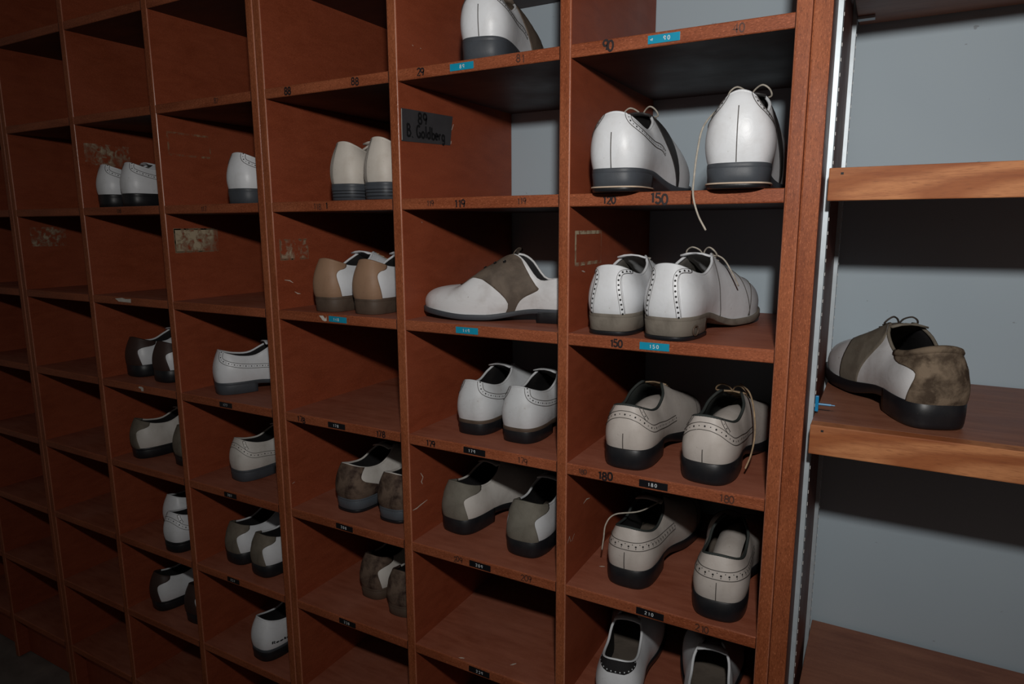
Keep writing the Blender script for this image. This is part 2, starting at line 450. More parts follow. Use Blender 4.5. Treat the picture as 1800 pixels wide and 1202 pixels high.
# glue left by torn off tape, scratches and chipped paint on the left walls of the cubbies
def P2(l): return [tuple(q) for q in l]
for cab, xf, y0, y1, z0, z1, mt, fr in [(cabB, -.8709, .0155, .1160, -.0925, -.0455, 'residue', 0), (cabB, -1.1516, .0150, .1150, .0925, .1370, 'residue_wispy', 0), (cabB, -1.4321, .0240, .1050, -.0870, -.0420, 'residue_wispy', 0),
        (cabA, -.5695, .0120, .0780, -.1010, -.0650, 'residue_wispy', 0)]:
    patch_on_side(cab, xf, [(y0, z0), ((y0 + y1) / 2, z0 - .001), (y1, z0), (y1, z1), ((y0 + y1) / 2, z1 + .001), (y0, z1)], M[mt])
frame_on_side(cabB, -.8709, .0185, .1150, .0970, .1430, .0040, M['residue_faint'])
frame_on_side(cabB, -.8709, .0150, .1165, -.0935, -.0450, .0030, M['residue'])
frame_on_side(cabA, 0.0, .0190, .1180, -.0980, -.0490, .0050, M['residue'])
frame_on_side(cabA, -.5695, .0110, .0790, -.1020, -.0640, .0030, M['residue_faint'])
for cab, xf, lines in [
        (cabA, 0.0, [[(.0047, -.5040), (.0120, -.4960), (.0160, -.5060)], [(.0200, -.5070), (.0300, -.4990)]]),
        (cabA, 0.0, [[(.0627, -.4637), (.0750, -.4610), (.0875, -.4637)]]),
        (cabA, 0.0, [[(.0437, -.1055), (.0500, -.1065), (.0562, -.1079)]]),
        (cabA, -.2843, [[(.0286, -.4545), (.0350, -.4640), (.0300, -.4709), (.0330, -.4760)]]),
        (cabA, -.2843, [[(.0038, -.5124), (.0150, -.5130), (.0244, -.5112), (.0457, -.5089)]]),
        (cabA, -.2843, [[(.0380, .2320), (.0410, .2310)]]), (cabA, -.2843, [[(.0585, .2318), (.0610, .2312)]]),
        (cabA, -.2843, [[(.0500, -.0350), (.0520, -.0365)]]),
        (cabA, -.5695, [[(.0178, -.1369), (.0300, -.1390), (.0374, -.1435)]]), (cabA, -.5695, [[(.0400, -.1600), (.0470, -.1640), (.0537, -.1650)]]),
        (cabA, -.5695, [[(.0060, -.5203), (.0120, -.5187)]])]:
    chips(cab, xf, lines)
def scrap(cab, pts, name='torn_label', mat='paper'):
    vs = [at_cab(cab, (x, -.0004, z + ZO)) for x, z in pts]
    o = obj_pf(name, vs, [tuple(range(len(vs)))], M[mat], cab, smooth=False); o['label'] = 'torn white paper label'
scrap(cabB, [(-1.0680, -.1930), (-1.0560, -.1990), (-1.0120, -.1995), (-1.0110, -.1915), (-1.0300, -.1925), (-1.0420, -.1905)])
scrap(cabB, [(-1.0140, -.3815), (-1.0160, -.3850), (-1.0080, -.3860), (-1.0070, -.3910), (-.9990, -.3905), (-.9985, -.3830), (-1.0040, -.3810)])
scrap(cabA, [(-.4705, -.1935), (-.4660, -.1975), (-.4630, -.2010), (-.4580, -.2025), (-.4530, -.2015), (-.4535, -.1940), (-.4560, -.1985), (-.4610, -.1930)])
# little chips on the shelf tops
def top_chip(cab, x, y, k, l, a):
    bm = bmesh.new(); d = Vector((math.cos(a), math.sin(a), 0)); n = Vector((-d.y, d.x, 0)); p = at_cab(cab, (x, y, zk(k) + .0004))
    bm.faces.new([bm.verts.new(p + d * u * l + n * v * l * .3) for u, v in ((-.5, 0), (-.1, -.5), (.4, -.3), (.5, .2), (.0, .5))])
    obj_bm('paint_scratch', bm, M['chip'], cab)
for q in [(-.1921, .0060, 4, .011, .3), (-.1081, .0331, 4, .012, .9), (.0275, .0764, 3, .010, .4), (-.21, .06, 2, .004, 0), (-.36, .10, 2, .004, 1)]: top_chip(cabA, *q)
# ------------------------------------------------------------------ alcove with oak shelves
XP = .3080
pan = thing('shelving_side_panel', 'dark brown side panel of the oak shelving with slotted metal strips', 'panel', (.298, .175, 0))
bm = bmesh.new(); add_box(bm, .2876 - .298, XP - .298, -.175, DEPTH - .175, 0, TOPZ, .0022, 'front_z', 2)
bm.normal_update()
for f in bm.faces: f.material_index = 0 if f.normal.y < -.3 else 1
obj_bm('panel_board', bm, [M['edge'], M['panel']], pan)
def standard(par, x, y, z0, z1, sgn=1):
    bm = bmesh.new(); w = .016; t = .0058
    for a in ((0, .0012), (w - .0012, w)):
        add_box(bm, min(0, sgn * t), max(0, sgn * t), a[0], a[1], 0, z1 - z0, .0003)
    add_box(bm, min(sgn * t, sgn * (t - .0012)), max(sgn * t, sgn * (t - .0012)), .0012, w - .0012, 0, z1 - z0)
    o = obj_bm('shelf_standard', bm, M['metal'], par); o['label'] = 'slotted metal shelf strip'
    o.location = Vector((x, y, z0)) - par.location
    bm = bmesh.new(); glints = bmesh.new(); z = .01
    while z < z1 - z0 - .01:
        add_box(bm, min(sgn * (t - .0005), sgn * (t + .0001)), max(sgn * (t - .0005), sgn * (t + .0001)), .006, .010, z, z + .006)
        add_box(glints, min(sgn * (t - .0002), sgn * (t + .0005)), max(sgn * (t - .0002), sgn * (t + .0005)), .0104, .0128, z + .001, z + .005)
        z += .0165
    obj_bm('slot', bm, [M['slot']], o)
    obj_bm('slot_rim_glint', glints, [M['glint']], o)  # painted glints beside the slots, on thin raised tabs
    return o
standard(pan, XP + .0001, .050, .05, TOPZ - .02)
standard(pan, XP + .0001, .296, .05, TOPZ - .02)
pan2 = thing('shelving_side_panel', 'far side panel closing the oak shelving on the other end', 'panel', (1.012, .175, 0))
bm = bmesh.new(); add_box(bm, -.010, .010, -.175, DEPTH - .175, 0, TOPZ, .0022, 'front_z', 2)
bm.normal_update()
for f in bm.faces: f.material_index = 0 if f.normal.y < -.3 else 1
obj_bm('panel_board', bm, [M['edge'], M['panel']], pan2)
standard(pan2, 1.002 - .0001, .050, .05, TOPZ - .02, -1)
standard(pan2, 1.002 - .0001, .296, .05, TOPZ - .02, -1)

SX0, SX1 = .3146, .9955
for z, lab in [(.270, 'brown board shelf at the very top of the alcove, seen from beneath'), (.0205, 'empty oak-fronted shelf directly above the lone shoe'),
               (-.2775, 'oak-fronted shelf carrying the lone brown and white shoe'), (-.7195, 'lowest brown board shelf in the bottom corner of the alcove')]:
    t = thing('wall_shelf', lab, 'shelf', ((SX0 + SX1) / 2, .18, z + ZO - .036), 0, 'adjustable shelves in the alcove')
    hw = (SX1 - SX0) / 2
    bm = bmesh.new(); add_box(bm, -hw, hw, .0282 - .18, .3450 - .18, .017, .036, .0006)
    obj_bm('shelf_board', bm, M['oaktop'], t)
    bm = bmesh.new(); add_box(bm, -hw, hw, .0080 - .18, .0280 - .18, 0, .0362, .0012)
    obj_bm('nosing', bm, M['oak'], t)
    bm = bmesh.new(); add_box(bm, -hw + .012, -hw + .0150, .0078 - .18, .0086 - .18, .0285, .0310)
    obj_bm('nail_hole', bm, M['black'], t)
    if z > .2:
        for s in (-1, 1):
            bm = bmesh.new()
            add_box(bm, s * hw - (.0 if s < 0 else .022), s * hw + (.022 if s < 0 else 0), .296 - .18, .310 - .18, .0130, .0168, .0004)
            obj_bm('support_clip', bm, M['metal'], t)
# blue plastic peg stuck in the front strip above the lower shelf
bm = bmesh.new()
add_box(bm, 0, .004, -.0022, .0022, 0.0, .020, .0008)
add_tube(bm, [(.002, 0, .0095), (.018, 0, .0095)], .0014, 8)
add_tube(bm, [(.018, 0, .0095), (.0225, 0, .0095)], .0007, 8)
o = obj_bm('shelf_peg', bm, M['blue_plastic']); o.location = (XP + .0065, .0600, ZO - .2735)
tag(o, 'small blue plastic peg in the metal strip beside the lone shoe', 'peg')
# ------------------------------------------------------------------ shoe materials
WHITE = (0.76, 0.78, 0.81)
M['white'] = leather('white_leather', WHITE, (0.34, 0.29, 0.24), 0.22, 0.40)
M['white_worn'] = leather('worn_white_leather', (0.70, 0.70, 0.71), (0.28, 0.22, 0.18), 0.40, 0.45, 22)
M['white_dusty'] = leather('dusty_white_leather', (0.64, 0.66, 0.68), (0.28, 0.24, 0.21), 0.35, 0.55, 22)
M['offwhite'] = leather('offwhite_leather', (0.64, 0.61, 0.57), (0.24, 0.19, 0.15), 0.34, 0.50, 24)
M['beige'] = leather('beige_leather', (0.55, 0.50, 0.46), (0.24, 0.19, 0.15), 0.30, 0.50, 24)
M['cream'] = leather('cream_leather', (0.62, 0.57, 0.51), (0.28, 0.22, 0.16), 0.35, 0.55, 20)
M['taupe'] = leather('taupe_leather', (0.190, 0.165, 0.130), (0.08, 0.06, 0.045), 0.45, 0.75, 24, 0.4, 0.2, True)
M['taupe_light'] = leather('grey_taupe_leather', (0.215, 0.20, 0.165), (0.10, 0.085, 0.065), 0.35, 0.7, 24, 0.4, 0.2, True)
M['saddle'] = leather('brown_grey_saddle', (0.150, 0.115, 0.088), (0.05, 0.036, 0.028), 0.55, 0.65, 22, 0.4, 0.3, True)
M['tan'] = leather('tan_leather', (0.33, 0.20, 0.125), (0.17, 0.09, 0.055), 0.30, 0.55, 22, 0.3, 0.35)
M['suede'] = leather('scuffed_brown_suede', (0.165, 0.115, 0.085), (0.030, 0.017, 0.014), 1.0, 0.8, 26, 0.5, 0.15, True)
M['brown'] = leather('dark_brown_leather', (0.045, 0.024, 0.019), (0.025, 0.014, 0.011), 0.5, 0.55, 22, 0.3, 0.4)
M['muddy'] = leather('muddy_tan_suede', (0.215, 0.160, 0.112), (0.035, 0.022, 0.015), 0.9, 0.85, 42, 0.7, 0.12, True)
M['darkstrap'] = leather('charcoal_leather', (0.035, 0.033, 0.033), (0.02, 0.017, 0.015), 0.4, 0.45, 22, 0.3, 0.4)
M['lining_dark'] = leather('black_lining', (0.016, 0.015, 0.016), (0.04, 0.035, 0.03), 0.3, 0.75, 30, 0.3, 0.25)
M['lining_grey'] = leather('grey_lining', (0.20, 0.185, 0.165), (0.08, 0.07, 0.06), 0.45, 0.75, 28, 0.3, 0.25)
M['lining_green'] = leather('dark_green_lining', (0.035, 0.042, 0.040), (0.06, 0.055, 0.05), 0.4, 0.65, 28, 0.3, 0.3)
M['sole_black'] = leather('black_rubber', (0.010, 0.0105, 0.013), (0.045, 0.040, 0.036), 0.30, 0.42, 30, 0.15, 0.45)
M['sole_slate'] = leather('slate_rubber', (0.060, 0.068, 0.080), (0.035, 0.033, 0.033), 0.5, 0.50, 26, 0.2, 0.4)
M['sole_dirty'] = leather('dirty_rubber', (0.20, 0.175, 0.145), (0.055, 0.042, 0.032), 0.75, 0.75, 26, 0.4, 0.2)
M['sole_brown'] = leather('brown_rubber', (0.095, 0.066, 0.048), (0.035, 0.022, 0.016), 0.6, 0.6, 30, 0.3, 0.3)
M['sole_bluegrey'] = leather('blue_grey_rubber', (0.085, 0.100, 0.118), (0.04, 0.038, 0.036), 0.4, 0.45, 26, 0.2, 0.4)
M['pale_welt'] = plain('pale_welt', (0.60, 0.47, 0.36), 0.6)
M['lace_white'] = plain('grubby_lace', (0.42, 0.38, 0.32), 0.8, var=0.2, scale=200)
M['lace_tan'] = plain('tan_lace', (0.36, 0.25, 0.15), 0.8, var=0.25, scale=150)
M['lace_dark'] = plain('dark_lace', (0.045, 0.035, 0.028), 0.8, var=0.25, scale=150)
M['insole'] = leather('worn_insole', (0.17, 0.14, 0.115), (0.05, 0.04, 0.033), 0.6, 0.7, 22, 0.3, 0.2)
M['eyelet'] = plain('dark_eyelet', (0.012, 0.010, 0.010), 0.4)
M['blackprint'] = plain('black_print', (0.01, 0.01, 0.012), 0.5)

# ------------------------------------------------------------------ the shoe last
BLAT = [(0, 0), (.0205, .0035), (.0315, .0180), (.0345, .0450), (.0335, .0860), (.0360, .1250), (.0445, .1700), (.0490, .2080), (.0465, .2450), (.0350, .2770), (.0170, .2960), (0, .3020)]
BMED = [(0, 0), (.0200, .0035), (.0305, .0180), (.0335, .0450), (.0295, .0860), (.0280, .1250), (.0365, .1700), (.0440, .2080), (.0440, .2430), (.0350, .2740), (.0180, .2950), (0, .3020)]
TTOP = [(0, .0090, .0920), (.0165, .0120, .0912), (.0265, .0240, .0882), (.0305, .0460, .0815), (.0300, .0740, .0790), (.0255, .1010, .0900), (.0150, .1250, .1010), (.0095, .1560, .0865),
        (.0050, .1900, .0700), (0, .2200, .0600), (0, .2500, .0525), (0, .2740, .0440)]

def cat(P, s):
    """Catmull-Rom through the 23 control rows P at s in -11..11"""
    u = np.clip(np.asarray(s, float) + 11, 0, 22 - 1e-9)
    i = np.floor(u).astype(int); t = (u - i)[:, None]
    n = len(P) - 1
    ext = lambda k: np.where((k < 0)[:, None], 2 * P[0] - P[np.clip(-k, 0, n)], np.where((k > n)[:, None], 2 * P[n] - P[np.clip(2 * n - k, 0, n)], P[np.clip(k, 0, n)]))
    a, b, c, d = ext(i - 1), ext(i), ext(i + 1), ext(i + 2)
    return 0.5 * (2 * b + (c - a) * t + (2 * a - 5 * b + 4 * c - d) * t ** 2 + (3 * b - a - 3 * c + d) * t ** 3)

def smooth(a, b, x):
    t = np.clip((x - a) / (b - a), 0, 1); return t * t * (3 - 2 * t)

class Last:
    def __init__(self, heel=.027, fore=.011, toe=.020, mirror=False, wid=1.0, length=1.0, top=1.0, heel_top=0.0, bulge=1.0, collar=1.0, throat=0.0, toe_h=1.18, taper=.90, dome=.003, round_=.35):
        self.round = round_
        m = -1 if mirror else 1
        lat, med = (BMED, BLAT) if mirror else (BLAT, BMED)
        B = [(-x * wid, y * length) for x, y in med[:0:-1]] + [(x * wid, y * length) for x, y in lat]
        T = []
        for k in range(-11, 12):
            x, y, z = TTOP[abs(k)]
            z = heel + (z - .027) * top
            if abs(k) <= 4: x *= taper
            z -= dome * (0, .35, 1.0, .8, .3, 0)[min(abs(k), 5)]
            if abs(k) <= 2: z += heel_top * (1 - abs(k) / 3.0)
            if 3 <= abs(k) <= 4: z += (collar - 1) * .01
            if 5 <= abs(k) <= 7: z += throat
            if abs(k) >= 8: z = fore + (z - fore) * (1 + (toe_h - 1) * (.12, .40, .80, 1.25)[abs(k) - 8])
            T.append((math.copysign(1, k) * x * wid, y * length, z))
        self.B = np.array(B); self.T = np.array(T)
        self.heel, self.fore, self.toe, self.length, self.bulge = heel, fore, toe, length, bulge
    def zb(self, y):
        y = np.asarray(y) / self.length
        return self.heel + (self.fore - self.heel) * smooth(.070, .175, y) + (self.toe - self.fore) * smooth(.20, .305, y)
    def base(self, s):
        s = np.atleast_1d(np.asarray(s, float))
        b = cat(self.B, s); e = 1e-3
        d = cat(self.B, np.clip(s + e, -11, 11)) - cat(self.B, np.clip(s - e, -11, 11))
        d /= np.linalg.norm(d, axis=1)[:, None] + 1e-12
        n = np.stack([d[:, 1], -d[:, 0]], 1)
        return np.column_stack([b, self.zb(b[:, 1])]), np.column_stack([n, np.zeros(len(n))])
    def raw(self, s, t):
        s = np.atleast_1d(np.asarray(s, float)); t = np.atleast_1d(np.asarray(t, float))
        B, n = self.base(s); T = cat(self.T, s)
        H = (T[:, 2] - B[:, 2])[:, None]; up = np.array([[0, 0, 1.0]])
        w = smooth(4.6, 8.6, np.abs(s))[:, None]
        D = T - B; Dh = D.copy(); Dh[:, 2] = 0
        C1r = B + n * .0070 * self.bulge + up * H * .40; inset = np.maximum(((B - T) * n).sum(1), 0)[:, None]
        C2r = T + n * (.0045 * self.bulge + self.round * inset) - up * H * (.30 - .12 * self.round)
        C1f = B + n * .0075 + up * H * .72; C2f = T - Dh * .52 + up * H * .03
        C1 = C1r * (1 - w) + C1f * w; C2 = C2r * (1 - w) + C2f * w
        t = t[:, None]; q = 1 - t
        return B * q ** 3 + C1 * 3 * q * q * t + C2 * 3 * q * t * t + T * t ** 3
    def __call__(self, s, t, off=0.0):
        s, t = np.broadcast_arrays(np.atleast_1d(np.asarray(s, float)), np.atleast_1d(np.asarray(t, float)))
        P = self.raw(s, t)
        o = np.broadcast_to(np.asarray(off, float), s.shape)
        if np.any(o != 0): P = P + self.normal(s, t) * o[:, None]
        return P
    def normal(self, s, t):
        e = 2e-3
        ds = self.raw(np.clip(s + e, -11, 11), t) - self.raw(np.clip(s - e, -11, 11), t)
        dt = self.raw(s, np.clip(t + e, 0, 1)) - self.raw(s, np.clip(t - e, 0, 1))
        n = np.cross(ds, dt); return n / (np.linalg.norm(n, axis=1)[:, None] + 1e-12)

def sgrid(L, S, Tt, off):
    """S, Tt arrays (nu, nv)"""
    nu, nv = S.shape
    return L(S.ravel(), Tt.ravel(), np.broadcast_to(off, S.shape).ravel()), grid_faces(nu, nv)

def patch(L, name, tl, left, right, mat, parent, off=.0013, nu=22):
    """an overlay of leather between the seams left(t) and right(t), raised by off with turned-down edges"""
    tl = np.array(tl); nv = len(tl)
    lo = np.array([left(t) for t in tl]); hi = np.array([right(t) for t in tl])
    f = np.linspace(0, 1, nu)
    f = np.concatenate([[0, 0], f[1:-1], [1, 1]])
    S = lo[None, :] + (hi - lo)[None, :] * f[:, None]
    Tt = np.broadcast_to(tl[None, :], S.shape).copy()
    O = np.full(S.shape, off); O[0] = O[-1] = -.0004
    O[1] = O[-2] = off * .85
    O[:, 0] = np.minimum(O[:, 0], off * .6)
    if tl[-1] < .985: O[:, -1] = -.0004
    V, F = sgrid(L, S, Tt, O)
    return obj_pf(name, V, F, mat, parent)

def lerp(pts):
    xs, ys = zip(*pts)
    return lambda t: float(np.interp(t, xs, ys))
def slerp(pts):
    c = np.array(catmull_pts(pts, 8))
    return lambda t: float(np.interp(t, c[:, 0], c[:, 1]))

def path(L, pts, off=.0004, step=.002):
    q = np.array(catmull_pts(pts, 10)); P = L(q[:, 0], np.clip(q[:, 1], 0, 1), off)
    d = np.concatenate([[0], np.cumsum(np.linalg.norm(np.diff(P, axis=0), axis=1))])
    n = max(2, int(d[-1] / step) + 1); u = np.linspace(0, d[-1], n)
    s = np.interp(u, d, q[:, 0]); t = np.clip(np.interp(u, d, q[:, 1]), 0, 1)
    return s, t
def offset_path(L, pts, w):
    """a seam running beside pts at distance w on the surface"""
    s, t = path(L, pts, 0, .004)
    P = L(s, t); e = 1e-3
    ds = np.linalg.norm(L(s + e, t) - P, axis=1) / e; dt = np.linalg.norm(L(s, np.clip(t - e, 0, 1)) - P, axis=1) / e
    gs, gt = np.gradient(s) * ds, np.gradient(t) * dt
    l = np.hypot(gs, gt) + 1e-12
    return list(zip(s - gt / l * w / ds, t + gs / l * w / dt))
def seam(bm, L, pts, r=.00045, off=.0006):
    s, t = path(L, pts, off, .0035)
    add_tube(bm, L(s, t, off), r, 4)
def holes(bm, L, pts, r=.0012, step=.0055, off=.0016, small=False):
    s, t = path(L, pts, off, step)
    P = L(s, t, off); N = L.normal(s, t)
    for i, (p, n) in enumerate(zip(P, N)):
        rr = r * (.6 if small and i % 2 else 1)
        n = Vector(n); p = Vector(p); u = n.orthogonal().normalized(); v = n.cross(u)
        bm.faces.new([bm.verts.new(p + (u * math.cos(a) + v * math.sin(a)) * rr) for a in [k * math.pi / 4 for k in range(8)]])

def swirl(sd, k=1.0):
    return [(sd * s, t) for s, t in [(1.10, 1.0), (1.10, .88), (1.30, .77), (1.95, .70), (2.9, .655), (3.8, .60), (4.7, .50), (5.1, .40)]]
def strip_edge(sd):
    return [(sd * s, t) for s, t in [(1.05, 0.02), (.90, .25), (.80, .50), (.80, .70), (.98, .84), (1.45, .91), (1.95, .95), (2.15, 1.0)]]
WAVE = [(-5.2, .34), (-4.2, .40), (-3.2, .50), (-2.3, .50), (-1.7, .58), (-1.1, .70), (-.5, .76), (0, .765), (.5, .76), (1.1, .70), (1.7, .58), (2.3, .50), (3.2, .50), (4.2, .40), (5.2, .34)]
BAND = [(-5.2, .45), (-4, .58), (-3, .64), (-2, .64), (-1.2, .60), (-.5, .575), (0, .57), (.5, .575), (1.2, .60), (2, .64), (3, .64), (4, .58), (5.2, .45)]
CURVE = [(1.1, 1.0), (1.12, .86), (1.3, .74), (1.9, .66), (3.0, .60), (4.2, .52), (5.2, .36)]

COUNTER = slerp([(0, 2.15), (.15, 2.0), (.35, 1.75), (.50, 1.62), (.60, 1.75), (.68, 2.15), (.75, 2.9), (.86, 3.3), (.95, 3.45), (1.0, 3.5)])
COUNTER_TALL = slerp([(0, 2.0), (.2, 1.80), (.45, 1.55), (.60, 1.5), (.72, 1.75), (.80, 2.2), (.9, 2.5), (1.0, 2.6)])
COUNTER_LOW = slerp([(0, 3.6), (.28, 3.3), (.42, 2.7), (.50, 2.1), (.62, 1.8), (.8, 1.95), (1, 2.3)])

COUNTER = slerp([(0, 1.62), (.15, 1.48), (.35, 1.28), (.48, 1.18), (.58, 1.25), (.68, 1.75), (.76, 2.4), (.86, 2.85), (.95, 2.95), (1.0, 3.0)])
SADDLE = {'full': (slerp([(0, 4.75), (.25, 4.5), (.5, 4.05), (.68, 3.8), (.8, 4.2), (.92, 4.9), (1, 5.2)]), slerp([(0, 5.15), (.10, 5.05), (.20, 5.15), (.32, 5.6), (.44, 6.4), (.56, 7.3), (.70, 8.2), (.85, 8.75), (1, 9.0)])),
          'mid': (slerp([(0, 5.5), (.3, 5.35), (.6, 5.15), (.85, 5.0), (1, 5.1)]), slerp([(0, 6.5), (.2, 6.55), (.45, 6.8), (.7, 7.6), (.88, 8.3), (1, 8.7)])),
          'thin': (slerp([(0, 5.95), (.3, 5.65), (.6, 5.4), (1, 5.3)]), slerp([(0, 6.1), (.3, 6.1), (.6, 6.15), (.85, 6.3), (1, 6.6)]))}
SHOE_GROUP = 'golf shoes left on the shelves'
def shoe(label, x, y, z, rot=0.0, upper='white', sole='sole_black', heel=None, lining='lining_dark', deco=None, counter=None, cshape=COUNTER, saddle=None, laces=None,
         bow=0, ends=(), tip=None, welt=None, back_seam=None, tongue=True, eyelets=False, cup=False, sc=1.0, last=None, collar=None, extra=None, pitch=0.0, detail=1.0, print_text=None, lace_gap=0, tongue_up=0.0, tongue_in=False, et=.90, sshape='mid', ck=1.0, pad=.0028):
    """a low golf shoe with its heel at the origin and its toe along +y"""
    L = Last(**(last or {}))
    root = thing('golf_shoe', label, 'shoe', (x, y, z), math.radians(rot), SHOE_GROUP, math.radians(pitch))
    root.scale = (sc, sc, sc)
    # upper
    ns = int(92 * detail) // 2 * 2 + 1
    ss = np.linspace(-11, 11, ns); tt = np.concatenate([np.linspace(0, .9, 14), [.95, 1.0]])
    S, Tt = np.meshgrid(ss, tt, indexing='ij')
    O = np.zeros(S.shape)
    # walking creases across the vamp
    cr = np.exp(-((np.abs(S) - 8.3) / .8) ** 2) * np.clip((Tt - .35) / .5, 0, 1)
    O = O - .0012 * cr * (0.5 + 0.5 * np.cos((np.abs(S) - 8.3) * 9.0))
    V, F = sgrid(L, S, Tt, O)
    obj_pf('upper', V, F, M[upper], root, merge=2e-5)
    # lining inside the opening
    sl = np.linspace(-8.7, 8.7, 61); tl = np.array([.06, .25, .45, .65, .82, .93, 1.0])
    S, Tt = np.meshgrid(sl, tl, indexing='ij')
    O = -.0034 * (1 - Tt ** 8) - .0002
    V, F = sgrid(L, S, Tt, O)
    obj_pf('lining', V, [f[::-1] for f in F], M[lining], root)
    # rolled collar edge
    bm = bmesh.new(); s = np.linspace(-6.1, 6.1, 50)
    add_tube(bm, L(s, np.ones(50), -.0014), .0021, 8)
    obj_bm('collar_edge', bm, M[collar or upper], root, True)
    # insole
    s = np.linspace(0, 8.5, 22); V = []; F = []
    for k in s:
        a = L.base([k])[0][0]; b = L.base([-k])[0][0]
        c = (a + b) / 2
        for q in (0, .5, 1):
            p = b * (1 - q) + a * q; p = c + (p - c) * .93; V.append((p[0], p[1] + (.003 if k == 0 else 0), p[2] + .004 + .002 * abs(q - .5)))
    F = [(i * 3 + j, i * 3 + j + 1, i * 3 + j + 4, i * 3 + j + 3) for i in range(len(s) - 1) for j in (0, 1)]
    obj_pf('insole', V, F, M['insole'], root)
    # tongue
    if tongue:
        k = np.array([5.35, 5.7, 6, 6.5, 7, 7.5, 8, 8.6, 9.1]); C = cat(L.T, k); V = []
        for layer in (0, 1):
            for i, c in enumerate(C):
                f = i / (len(C) - 1); hw = .021 * (1 - f) + .010 * f
                lift = .006 * max(0, 1 - i / 2.0) + tongue_up * max(0, 1 - i / 3.0) * 3.3
                for q in (-1, -.5, 0, .5, 1):
                    V.append((q * hw, c[1] - ((.010 if i == 0 else .004 if i == 1 else 0) if not tongue_up else -.004 * max(0, 2 - i)), c[2] + (.012 if i == 0 else .007 if i == 1 else 0) - .0048 - (hw * hw * q * q) * 9 - layer * .0024 + lift * .3))
        if tongue_in:
            V = []; Q = [(.052, .0600), (.068, .0670), (.086, .0715), (.105, .0740), (.125, .0745), (.145, .0730), (.165, .0690), (.190, .0600), (.205, .0560)]
            for layer in (0, 1):
                for i, (yy, zz) in enumerate(Q):
                    hw = .0185 if i < 5 else .0185 - .002 * (i - 4)
                    for q in (-1, -.5, 0, .5, 1):
                        V.append((q * hw, yy + (.006 * q * q if i == 0 else 0), zz + L.heel - .027 + .0025 * math.cos(q * 2.2) - .004 * q * q - layer * .003))
        n = len(C); F = []
        for lay in (0, 1):
            for i in range(n - 1):
                for j in range(4):
                    a = lay * n * 5 + i * 5 + j; q = (a, a + 1, a + 6, a + 5); F.append(q if lay else q[::-1])
        for j in range(4): F.append((j, j + 1, n * 5 + j + 1, n * 5 + j))
        for i in range(n - 1):
            F.append((i * 5, (i + 1) * 5, n * 5 + (i + 1) * 5, n * 5 + i * 5)); F.append((i * 5 + 4, (i + 1) * 5 + 4, n * 5 + (i + 1) * 5 + 4, n * 5 + i * 5 + 4))
        obj_pf('tongue', V, F, [M[saddle if saddle else upper]], root, fix=True)
    # outsole
    sheel = 3.75
    def ring(sv, w, z):
        B, n = L.base(sv); P = B + n * w; P[:, 2] = z(B); return P
    sv = np.linspace(-11, 11, 97)
    wv = .0010 + .0030 * smooth(3.2, 6.5, np.abs(sv)) if not cup else .0014 + .0024 * smooth(3.5, 7, np.abs(sv))
    th = .0085 if not cup else .012
    top = lambda B: B[:, 2] + (.0012 if not cup else .0042)
    def bot(B):
        y = B[:, 1] / L.length
        fore = np.maximum(B[:, 2] - th, 0)
        wst = B[:, 2] - .0075
        return np.where(y < .086, wst, fore * smooth(.10, .16, y) + wst * (1 - smooth(.10, .16, y)))
    wcol = wv[:, None]
    r0 = ring(sv, -.004, lambda B: B[:, 2] + .0010); r1 = ring(sv, wcol - .0006, top); r2 = ring(sv, wcol, lambda B: top(B) - .0010)
    r3 = ring(sv, wcol, lambda B: bot(B) + .0012); r4 = ring(sv, wcol - .0015, bot)
    R = np.stack([r0, r1, r2, r3, r4], 1); V = R.reshape(-1, 3); F = [f[::-1] for f in grid_faces(97, 5)]
    half = 48
    for i in range(half):
        a, b = half + i, half + i + 1; c, d = half - i - 1, half - i
        F.append((a * 5 + 4, b * 5 + 4, c * 5 + 4, d * 5 + 4))
    osole = obj_pf('outsole', V, F, M[sole], root, fix=True, merge=1e-6)
    # heel block and its top lift
    hm = M[heel or sole]
    sv = np.linspace(-sheel, sheel, 41)
    wv = (.0012 if not cup else .0020)
    zt = L.heel + (-.0040 if not cup else .0042)
    tipz = .0055 if tip else 0.0
    levels = [(wv - .0004, zt), (wv, zt - .0008), (wv - .0010, (zt + tipz) * .5), (wv - .0012, tipz + .0010), (wv - .0026, tipz)]
    if cup: levels = [(wv - .0004, zt), (wv + .0004, zt - .0008), (wv + .0004, L.heel - .0100), (wv - .0002, .0065), (wv - .0012, .0025), (wv - .0034, 0)]
    def block(name, levels, mat):
        V = []
        for w_, z_ in levels:
            P = ring(sv, w_, lambda B: np.full(len(B), z_)); V += [tuple(p) for p in P]
        n = 41; F = []
        for a in range(len(levels) - 1):
            for i in range(n):
                F.append((a * n + i, (a + 1) * n + i, (a + 1) * n + (i + 1) % n, a * n + (i + 1) % n))
        F.append(tuple(range(n))); F.append(tuple((len(levels) - 1) * n + i for i in range(n))[::-1])
        o = obj_pf(name, V, F, mat, root, smooth=False, fix=True)
        for p in o.data.polygons: p.use_smooth = len(p.vertices) == 4
        return o
    block('heel', levels, hm)
    if tip:
        block('heel_tip', [(wv - .0008, tipz), (wv - .0006, tipz - .0008), (wv - .0008, .0012), (wv - .0022, 0.0)], M[tip])
    if extra == 'stack':
        for f in (.25, .50, .72):
            bm = bmesh.new(); s = np.linspace(-sheel, sheel, 40); P = ring(s, wv - .0004 - .0008 * (1 - f), lambda B: np.full(len(B), zt * f)); add_tube(bm, P, .0007, 5)
            obj_bm('heel_layer', bm, M['sole_black'], root, True)
    if welt:
        bm = bmesh.new(); s = np.linspace(-sheel, sheel, 40); P = ring(s, wv + .0002, lambda B: np.full(len(B), (tipz if tip else L.heel) + .0004)); add_tube(bm, P, .0011, 6)
        obj_bm('welt', bm, M[welt], root, True)
